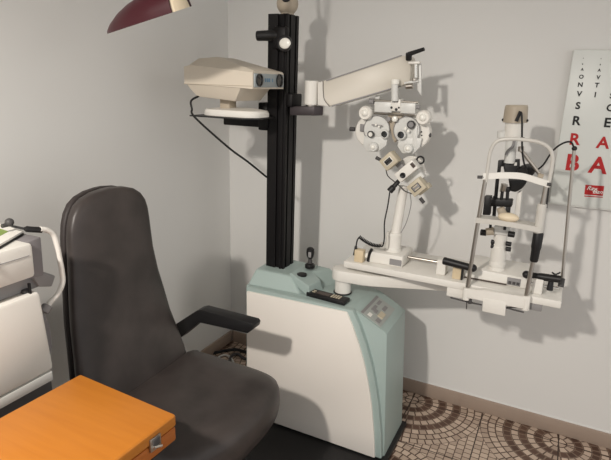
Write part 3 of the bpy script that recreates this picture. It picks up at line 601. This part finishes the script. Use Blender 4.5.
# clamp plate on the table front
def pl(pts, y, t, name, m, bev=0.003): return MB().prism(pts, (0, t, 0), bev).build(name, m, hr)
pl([(-0.253, 1.832, 0.796), (-0.214, 1.832, 0.798), (-0.184, 1.832, 0.803), (-0.058, 1.832, 0.807), (-0.031, 1.832, 0.811), (-0.031, 1.832, 0.761), (-0.183, 1.832, 0.762), (-0.252, 1.832, 0.761)], 1.832, 0.024, 'clamp_plate', 'white')
pl([(-0.184, 1.831, 0.774), (-0.106, 1.831, 0.776), (-0.103, 1.831, 0.722), (-0.181, 1.831, 0.723)], 1.831, 0.022, 'clamp_tongue', 'white', 0.002)
MB().cyl((-0.244, 1.845, 0.795), (-0.243, 1.845, 0.750), 0.014, bev=0.002).build('rod_socket', 'white', hr)
MB().cyl((-0.044, 1.845, 0.803), (-0.043, 1.845, 0.756), 0.014, bev=0.002).build('rod_socket', 'white', hr)
MB().tube([(-0.303, 1.875, 0.733), (-0.244, 1.860, 0.736), (-0.187, 1.860, 0.735)], 0.003, n=8, smooth=0).build('clamp_bolt', 'darkgrey', hr)
MB().tube([(-0.110, 1.860, 0.743), (-0.045, 1.860, 0.739)], 0.003, n=8, smooth=0).build('clamp_bolt', 'darkgrey', hr)
MB().tube([(-0.109, 1.862, 0.758), (-0.109, 1.862, 0.742), (-0.060, 1.862, 0.755)], 0.003, n=8, smooth=0).build('clamp_bolt', 'darkgrey', hr)
MB().cyl((-0.229, 1.842, 0.756), (-0.227, 1.842, 0.739), 0.007, n=16).build('clamp_nut', 'darkgrey', hr)
MB().tube([(-0.239, 1.842, 0.750), (-0.237, 1.842, 0.715)], 0.0022, n=8, smooth=0).build('clamp_bolt', 'darkgrey', hr)
MB().box(-0.318, -0.24, 1.862, 1.93, 0.742, 0.779, 0.003).build('under_clamp', 'white', hr)
MB().box(-0.05, 0.01, 1.862, 1.93, 0.752, 0.779, 0.003).build('under_clamp', 'midgrey', hr)
# table lever (left) and fixation wand
MB().cyl((-0.344, 1.875, 0.873), (-0.245, 1.860, 0.869), 0.0145, 0.013, bev=0.003).build('grip_bar', 'black', hr)
MB().sphere((-0.234, 1.855, 0.871), 0.0145).build('grip_end', 'black', hr)
MB().tube([(0.027, 1.955, 1.309), (0.042, 1.940, 1.088), (0.058, 1.930, 0.862)], 0.0056, n=12, smooth=0).build('fixation_rod', 'steel', hr)
MB().sphere((0.027, 1.955, 1.311), 0.0085).build('fixation_tip', 'black', hr)
MB().cyl((0.057, 1.920, 0.835), (0.057, 1.930, 0.865), 0.010, bev=0.002).build('rod_holder', 'darkgrey', hr)

# ------------------------------------------------------------------ eye chart
ec = thing('eye_chart', 'white letter chart on the wall with black rows turning red below', 'eye chart', (0.20, 2.318, 1.05))
CY = 2.305
x0 = (-0.027, 2.305, 1.643)[0]; zt = (-0.027, 2.305, 1.643)[2]; zb = (-0.019, 2.305, 1.052)[2]
MB().box(x0, x0 + 0.46, CY, 2.333, zb, zt, 0.003).build('board', 'chart', ec)
MB().box(x0 - 0.003, x0 + 0.463, CY + 0.006, 2.333, zb - 0.006, zb, 0.001).build('bottom_rail', 'grey', ec)
def letters(items, name, m, parent, bold=0.03, shear=0.0, y=None):
    root = parent
    while root.parent is not None: root = root.parent
    for ch, pos, h in items:
        bm = bmesh.new()
        cu = bpy.data.curves.new('glyph', 'FONT'); cu.body = ch; cu.size = h / 0.72; cu.align_x = 'CENTER'; cu.align_y = 'CENTER'
        cu.offset = bold * cu.size * 0.5; cu.extrude = 0.0004; cu.shear = shear; cu.resolution_u = 4
        o = bpy.data.objects.new('glyph', cu); COL.objects.link(o)
        dg = bpy.context.evaluated_depsgraph_get(); me = o.evaluated_get(dg).to_mesh()
        me.transform(Matrix.Translation(Vector(pos) - Vector(root.location)) @ Matrix.Rotation(PI / 2, 4, 'X'))
        bm.from_mesh(me); o.evaluated_get(dg).to_mesh_clear()
        bpy.data.objects.remove(o); bpy.data.curves.remove(cu)
        me = bpy.data.meshes.new(name); bm.to_mesh(me); bm.free(); me.materials.append(M[m])
        ob = bpy.data.objects.new(name, me); COL.objects.link(ob); ob.parent = parent
k = 0.0039                                  # metres per photo pixel at the chart
letters([('v', (0.010, 2.304, 1.614), 1.2 * k), ('s', (0.011, 2.304, 1.593), 1.8 * k), ('A', (0.013, 2.304, 1.573), 2.4 * k), ('O', (0.014, 2.304, 1.546), 3.6 * k),
         ('N', (0.015, 2.304, 1.517), 4.2 * k), ('V', (0.017, 2.304, 1.483), 5.0 * k), ('S', (0.019, 2.304, 1.439), 6.6 * k), ('R', (0.022, 2.304, 1.382), 8.6 * k),
         ('c', (0.069, 2.304, 1.613), 1.2 * k), ('s', (0.070, 2.304, 1.592), 1.8 * k), ('A', (0.070, 2.304, 1.571), 2.6 * k), ('V', (0.071, 2.304, 1.545), 3.6 * k),
         ('T', (0.071, 2.304, 1.517), 4.2 * k), ('I', (0.071, 2.304, 1.482), 4.8 * k), ('S', (0.126, 2.304, 1.480), 5.0 * k),
         ('C', (0.128, 2.304, 1.436), 6.6 * k), ('E', (0.128, 2.304, 1.381), 8.8 * k)], 'black_letter', 'ink', ec, bold=0.06)
letters([('R', (0.027, 2.304, 1.311), 11.2 * k), ('A', (0.126, 2.304, 1.305), 11.2 * k), ('B', (0.033, 2.304, 1.219), 16.2 * k), ('A', (0.124, 2.304, 1.217), 16.2 * k)], 'red_letter', 'red', ec, bold=0.055)
lg = MB().prism([(0.092, 2.304, 1.140), (0.157, 2.304, 1.142), (0.158, 2.304, 1.103), (0.094, 2.304, 1.101)], (0, 0.001, 0)).build('logo_plate', 'red', ec)
letters([('Ray', (0.115, 2.303, 1.128), 4.2 * k), ('Ban', (0.138, 2.303, 1.117), 4.2 * k)], 'logo_lettering', 'inkwhite', lg, bold=0.02, shear=0.35)
MB().prism([(0.095, 2.304, 1.097), (0.159, 2.304, 1.099), (0.159, 2.304, 1.096), (0.095, 2.304, 1.093)], (0, 0.001, 0)).build('small_print', 'red', ec)

# ------------------------------------------------------------------ examination chair
chr_ = thing('examination_chair', 'grey brown leather examination chair with tall rounded backrest and black armrests', 'chair', (-1.0, 1.14, 0.022))
def rr_ring(x0, x1, y0, y1, z, e=0.35, n=40, tilt=None):
    out = []
    for i in range(n):
        t = 2 * PI * i / n; c, s = math.cos(t), math.sin(t)
        out.append(((x0 + x1) / 2 + (x1 - x0) / 2 * math.copysign(abs(c) ** e, c), (y0 + y1) / 2 + (y1 - y0) / 2 * math.copysign(abs(s) ** e, s), z))
    return out
# backrest: rows of (z, y left, y right)
rows = [(0.43, 0.905, 1.365), (0.50, 0.905, 1.370), (0.55, 0.91, 1.366), (0.62, 0.915, 1.352), (0.70, 0.928, 1.334), (0.78, 0.938, 1.324), (0.86, 0.952, 1.310), (0.94, 0.966, 1.302),
        (1.00, 0.974, 1.302), (1.04, 0.980, 1.302), (1.075, 0.988, 1.300), (1.105, 1.000, 1.292), (1.130, 1.018, 1.274), (1.148, 1.044, 1.248), (1.159, 1.08, 1.212), (1.163, 1.12, 1.175)]
def back_x(z): return -1.145 - 0.115 * (z - 0.42) / 0.75 - 0.02 * math.sin(PI * min(1, (z - 0.42) / 0.76))
def back_rings(front, back, inset, e):
    R = []
    for i, (z, a, b) in enumerate(rows):
        x = back_x(z); k = max(0.25, min(1.0, (1.177 - z) / 0.05))
        m = (front + back) / 2; h = (front - back) / 2 * (0.45 + 0.55 * k)
        R.append([(p[0], p[1], z) for p in rr_ring(x + m - h, x + m + h, a + inset, b - inset, z, e)])
    return R
MB().loft(back_rings(0.038, -0.020, 0.0, 0.62)).build('backrest', 'leather', chr_, sharp=1.3)
MB().loft(back_rings(-0.012, -0.044, 0.008, 0.45)).build('backrest_shell', 'leatherdark', chr_, sharp=1.3)
# seat cushion
def seat_ring(z, g):
    out = []
    base = [(-1.13, 0.885), (-0.98, 0.880), (-0.87, 0.890), (-0.80, 0.915), (-0.750, 0.960), (-0.720, 1.05), (-0.712, 1.14), (-0.715, 1.25), (-0.738, 1.350), (-0.782, 1.392), (-0.86, 1.408), (-0.98, 1.410), (-1.10, 1.410), (-1.16, 1.385), (-1.17, 1.14), (-1.16, 0.90)]
    c = Vector((-0.93, 1.145))
    P = [Vector((x, y, 0)) for x, y in base]; n = len(P)
    Q = []
    for i in range(n):
        a, b, d, e = P[i - 1], P[i], P[(i + 1) % n], P[(i + 2) % n]
        for k in range(4):
            t = k / 4; Q.append(0.5 * ((2 * b) + (d - a) * t + (2 * a - 5 * b + 4 * d - e) * t * t + (3 * b - a - 3 * d + e) * t ** 3))
    for p in Q:
        v = Vector((p.x - c.x, p.y - c.y)); L = v.length; v = v * ((L - g) / L)
        out.append((c.x + v.x, c.y + v.y, z + 0.012 * (g < 0.06) * 0))
    return out
MB().loft([seat_ring(0.385, 0.055), seat_ring(0.395, 0.025), seat_ring(0.415, 0.006), seat_ring(0.455, 0.0), seat_ring(0.492, 0.003), seat_ring(0.514, 0.012), seat_ring(0.525, 0.036), seat_ring(0.531, 0.10), seat_ring(0.532, 0.16)]).build('seat', 'leather', chr_, sharp=1.3)
MB().prism([(-1.12, 0.95, 0.30), (-0.80, 0.95, 0.30), (-0.78, 1.14, 0.30), (-0.80, 1.33, 0.30), (-1.12, 1.33, 0.30)], (0, 0, 0.086), 0.004).build('seat_pan', 'black', chr_)
MB().lathe((-0.97, 1.14, 0.022), (0, 0, 1), [(0, 0), (0.17, 0), (0.17, 0.02), (0.15, 0.03), (0.09, 0.04), (0.085, 0.28), (0, 0.28)], 36).build('pedestal', 'black', chr_)
armp = [(-1.208, 1.410, 0.604), (-1.112, 1.410, 0.680), (-1.091, 1.410, 0.689), (-0.871, 1.410, 0.689), (-0.862, 1.410, 0.681), (-0.866, 1.410, 0.665), (-0.889, 1.410, 0.644), (-1.102, 1.410, 0.640), (-1.197, 1.410, 0.544), (-1.234, 1.410, 0.517), (-1.252, 1.410, 0.564)]
armp = [(x - 0.020, y, z - 0.008) for x, y, z in armp]
armL = [(x + 0.045, 0.832, z) for x, y, z in armp]
MB().prism(armp, (0, 0.05, 0), 0.004).build('armrest', 'black', chr_)
MB().prism(armL, (0, 0.05, 0), 0.004).build('armrest', 'black', chr_)

# ------------------------------------------------------------------ wooden case on its side table
st = thing('side_table', 'dark pedestal side table hidden under the orange wooden case', 'table', (-0.82, 0.58, 0))
MB().box(-0.955, -0.69, 0.43, 0.735, 0.712, 0.735, 0.003).build('table_top', 'black', st)
MB().cyl((-0.82, 0.585, 0.03), (-0.82, 0.585, 0.712), 0.03).build('pole', 'black', st)
MB().lathe((-0.82, 0.585, 0.0), (0, 0, 1), [(0, 0), (0.16, 0), (0.16, 0.012), (0.03, 0.04), (0, 0.04)], 36).build('foot', 'black', st)
wc = thing('wooden_case', 'orange varnished wooden trial lens case with a metal latch', 'case', (-0.82, 0.58, 0.735))
RZc = Matrix.Rotation(math.radians(-2.5), 3, 'Z')
pc = Vector((-0.829, 0.558, 0))
MB().obox(pc + Vector((0, 0, 0.7525)), (0.304, 0.40, 0.034), RZc, 0.004).build('case_body', 'woodside', wc)
MB().obox(pc + Vector((0, 0, 0.7855)), (0.308, 0.404, 0.030), RZc, 0.007, 3).build('lid', 'wood', wc)
lt = MB().obox(pc + RZc @ Vector((0.155, 0.135, 0.0)) + Vector((0, 0, 0.773)), (0.006, 0.030, 0.030), RZc, 0.001).build('latch', 'steel', wc)
MB().obox(pc + RZc @ Vector((0.159, 0.135, 0.0)) + Vector((0, 0, 0.777)), (0.004, 0.018, 0.018), RZc, 0.001).build('latch_plate', 'darkgrey', lt)
MB().cyl(pc + RZc @ Vector((0.161, 0.147, 0)) + Vector((0, 0, 0.760)), pc + RZc @ Vector((0.161, 0.125, 0)) + Vector((0, 0, 0.770)), 0.003, n=10).build('latch_wire', 'chrome', lt)

# ------------------------------------------------------------------ diagnostic instrument at the left edge
di = thing('diagnostic_instrument', 'white diagnostic instrument with a tubular handle at the left edge', 'medical device', (-1.22, 0.70, 0))
def fx(pts, t, name, m, par, bev=0.004): return MB().prism(pts, (-t, 0, 0), bev).build(name, m, par)
fx([(-1.100, 0.42, 1.112), (-1.100, 0.772, 1.112), (-1.100, 0.770, 1.025), (-1.100, 0.42, 1.025)], 0.27, 'upper_housing', 'white', di, 0.010)
MB().box(-1.1015, -1.098, 0.43, 0.757, 1.083, 1.0842).build('housing_seam', 'midgrey', di)
MB().prism([(-1.112, 0.760, 1.020), (-1.112, 0.800, 1.016), (-1.124, 0.812, 1.112), (-1.112, 0.760, 1.112)], (-0.24, 0, 0), 0.004).build('side_cover', 'greyblue', di)
MB().box(-1.33, -1.125, 0.44, 0.80, 0.985, 1.022, 0.006).build('support_tray', 'midgrey', di)
MB().box(-1.16, -1.115, 0.742, 0.762, 0.955, 0.995, 0.003).build('tray_hinge', 'darkgrey', di)
MB().prism([(-1.112, 0.769, 1.025), (-1.125, 0.812, 1.019), (-1.125, 0.842, 0.999), (-1.125, 0.827, 0.974), (-1.112, 0.784, 0.991)], (-0.10, 0, 0), 0.004).build('handle_bracket', 'midgrey', di)
MB().box(-1.112, -1.106, 0.752, 0.757, 0.955, 1.012).build('hinge_pin', 'black', di)
fx([(-1.098, 0.42, 0.986), (-1.098, 0.774, 0.986), (-1.098, 0.788, 0.765), (-1.098, 0.42, 0.765)], 0.05, 'front_panel', 'white', di, 0.010)
fx([(-1.100, 0.42, 0.762), (-1.100, 0.783, 0.762), (-1.100, 0.783, 0.735), (-1.100, 0.42, 0.735)], 0.26, 'bottom_trim', 'grey', di, 0.003)
MB().box(-1.102, -1.097, 0.595, 0.625, 0.737, 0.745).build('trim_badge', 'darkgrey', di)
MB().prism([(-1.145, 0.55, 0.735), (-1.145, 0.80, 0.735), (-1.145, 0.824, 0.80), (-1.145, 0.824, 0.86), (-1.145, 0.795, 0.96), (-1.145, 0.55, 0.985)], (-0.17, 0, 0), 0.004).build('rear_column', 'greyblue', di)
MB().box(-1.345, -1.13, 0.50, 0.80, 0.05, 0.737, 0.006).build('pedestal', 'darkgrey', di)
MB().box(-1.40, -1.08, 0.45, 0.815, 0.0, 0.052, 0.01).build('foot', 'black', di)
hd = MB().tube([(-1.135, 0.819, 1.128), (-1.135, 0.838, 1.121), (-1.135, 0.854, 1.107), (-1.135, 0.861, 1.081), (-1.135, 0.865, 1.042), (-1.135, 0.868, 0.999), (-1.135, 0.866, 0.969), (-1.135, 0.849, 0.945), (-1.135, 0.828, 0.932), (-1.135, 0.810, 0.919)], 0.0070, n=14).build('handle_tube', 'white', di)
MB().tube([(-1.180, 0.778, 1.139), (-1.150, 0.793, 1.133), (-1.135, 0.824, 1.125)], [0.003] * 6 + [0.0075] * 8, n=12).build('handle_grip', 'black', di)
MB().sphere((-1.190, 0.779, 1.147), 0.0105).cyl((-1.190, 0.759, 1.142), (-1.190, 0.775, 1.142), 0.005).build('knob', 'darkgrey', di)
MB().cyl((-1.135, 0.817, 0.925), (-1.135, 0.802, 0.911), 0.013, bev=0.003).build('handle_socket', 'midgrey', di)
tab = thing('tablet', 'white framed tablet showing a green picture on top of the white instrument', 'tablet', (-1.25, 0.70, 1.112))
TA, TB = Vector((0.48, -0.88, 0)), Vector((-0.965, 0.10, 0)); T0 = Vector((-1.172, 0.800, 1.1125))
def tq(a0, a1, b0, b1, z0, z1):
    P = [T0 + TA * a + TB * b for a, b in ((a0, b0), (a1, b0), (a1, b1), (a0, b1))]
    return MB().hexa([p + Vector((0, 0, z0)) for p in P], [p + Vector((0, 0, z1)) for p in P])
tq(0, 0.20, 0, 0.155, 0, 0.006).build('back_shell', 'black', tab)
tf = tq(0, 0.20, 0, 0.155, 0.006, 0.0105).build('frame', 'white', tab)
tq(0.03, 0.17, 0.04, 0.14, 0.0104, 0.0112).build('screen', 'screen', tab)

# ------------------------------------------------------------------ examination lamp
el = thing('examination_lamp', 'burgundy lamp shade with an ivory neck hanging at the top of the picture', 'lamp', (-0.99, 1.25, 1.70))
LYy = 1.25
e0, e1 = Vector((-1.301, 1.250, 1.625)), Vector((-1.020, 1.250, 1.684))        # the open rim
ax_ = (e1 - e0); La = ax_.length; ax_.normalize()
wd = Vector(((e0.x + e1.x) / 2, (e0.y + e1.y) / 2, (e0.z + e1.z) / 2 - 1.5)); wd = (wd - ax_ * wd.dot(ax_)).normalized()   # across the hood
hd_ = ax_.cross(wd).normalized()
if hd_.z < 0: hd_ = -hd_
def hood(inner):
    R = []
    for t, h, w in ((0.0, 0.006, 0.012), (0.06, 0.016, 0.03), (0.15, 0.030, 0.048), (0.3, 0.048, 0.066), (0.45, 0.060, 0.076), (0.6, 0.067, 0.080), (0.8, 0.071, 0.066), (1.0, 0.070, 0.050)):
        c = e0 + ax_ * La * t
        R.append([c + wd * (w - inner) * math.cos(PI * k / 16) + hd_ * (max(0.002, h - inner) * math.sin(PI * k / 16)) for k in range(17)])
    return R
m_ = MB(); A_, B_ = hood(0.0), hood(0.004)
m_.loft([a + b[::-1] for a, b in zip(A_, B_)]); m_.build('lamp_shade', 'burgundy', el)
MB().loft([[e0 + ax_ * La * t + wd * 0.045 * s_ * math.cos(PI * k / 16) + hd_ * 0.066 * s_ * math.sin(PI * k / 16) for k in range(17)] for t, s_ in ((0.985, 0.98), (1.01, 0.80), (1.02, 0.60), (1.03, 0.35))]).build('lamp_neck', 'ivory', el)
nk = e0 + ax_ * La * 1.02 + hd_ * 0.035
MB().tube([nk, nk + Vector((0.05, 0.10, 0.14)), Vector((-1.0, 1.70, 1.98)), Vector((-1.06, 1.90, 1.93)), Vector((-1.06, 1.94, 1.834))], 0.009, n=12).build('lamp_arm', 'ivory', el)

# ------------------------------------------------------------------ cables on the floor
def cable(pts, r, m, label):
    o = MB().tube(pts, r, n=8).build('floor_cable', m, None, origin=(pts[1][0], pts[1][1], 0)); tag(o, label, 'cable'); return o
cable([(-1.652, 2.079, 0.008), (-1.598, 2.155, 0.008), (-1.562, 2.201, 0.008), (-1.519, 2.239, 0.008), (-1.454, 2.243, 0.008), (-1.415, 2.265, 0.008)], 0.0085, 'black', 'black cable running along the floor between chair and console')
cable([(-1.475, 2.105, 0.008), (-1.501, 2.171, 0.008), (-1.481, 2.202, 0.008), (-1.432, 2.179, 0.008), (-1.387, 2.180, 0.008), (-1.318, 2.194, 0.008)], 0.0085, 'darkgrey', 'dark cable loop on the floor close beside the white console panel')
cable([(-1.532, 2.027, 0.007), (-1.555, 2.105, 0.007), (-1.544, 2.155, 0.007), (-1.502, 2.154, 0.007), (-1.447, 2.111, 0.007), (-1.397, 2.057, 0.007)], 0.005, 'grey', 'pale grey cable loop on the floor behind the chair seat')

# ------------------------------------------------------------------ camera
cd = bpy.data.cameras.new('camera'); cam = bpy.data.objects.new('camera', cd); COL.objects.link(cam)
cd.sensor_fit = 'HORIZONTAL'; cd.sensor_width = 36; cd.lens = 30.6383; cd.clip_start = 0.02
cam.matrix_world = Matrix(((0.893771, -0.148027, 0.423393, 0.000000), (0.447589, 0.233459, -0.863227, 0.000000), (0.028936, 0.961033, 0.274914, 1.500000), (0, 0, 0, 1)))
scene.camera = cam

# ------------------------------------------------------------------ light
def lamp(name, loc, power, color, size, aim=None, angle=100, blend=1.0):
    l = bpy.data.lights.new(name, 'SPOT' if aim else 'POINT'); l.energy = power; l.color = color; l.shadow_soft_size = size
    o = bpy.data.objects.new(name, l); COL.objects.link(o); o.location = loc
    if aim:
        l.spot_size = math.radians(angle); l.spot_blend = blend
        o.rotation_euler = (Vector(aim) - Vector(loc)).to_track_quat('-Z', 'Y').to_euler()
    return o
lamp('room_lamp', (-0.76, -0.50, 2.15), 172, (1.0, 0.93, 0.85), 0.05, (-0.78, 1.75, 0.0), 98, 1.0)
lamp('side_lamp', (1.15, 1.0, 2.05), 6, (1.0, 0.95, 0.88), 0.14)
w = bpy.data.worlds.new('world'); scene.world = w; w.use_nodes = True
w.node_tree.nodes['Background'].inputs[0].default_value = (1.0, 0.985, 0.965, 1); w.node_tree.nodes['Background'].inputs[1].default_value = 0.84
scene.view_settings.view_transform = 'Standard'; scene.view_settings.look = 'None'
scene.view_settings.exposure = 0.0; scene.view_settings.gamma = 1.0; scene.view_settings.use_curve_mapping = False
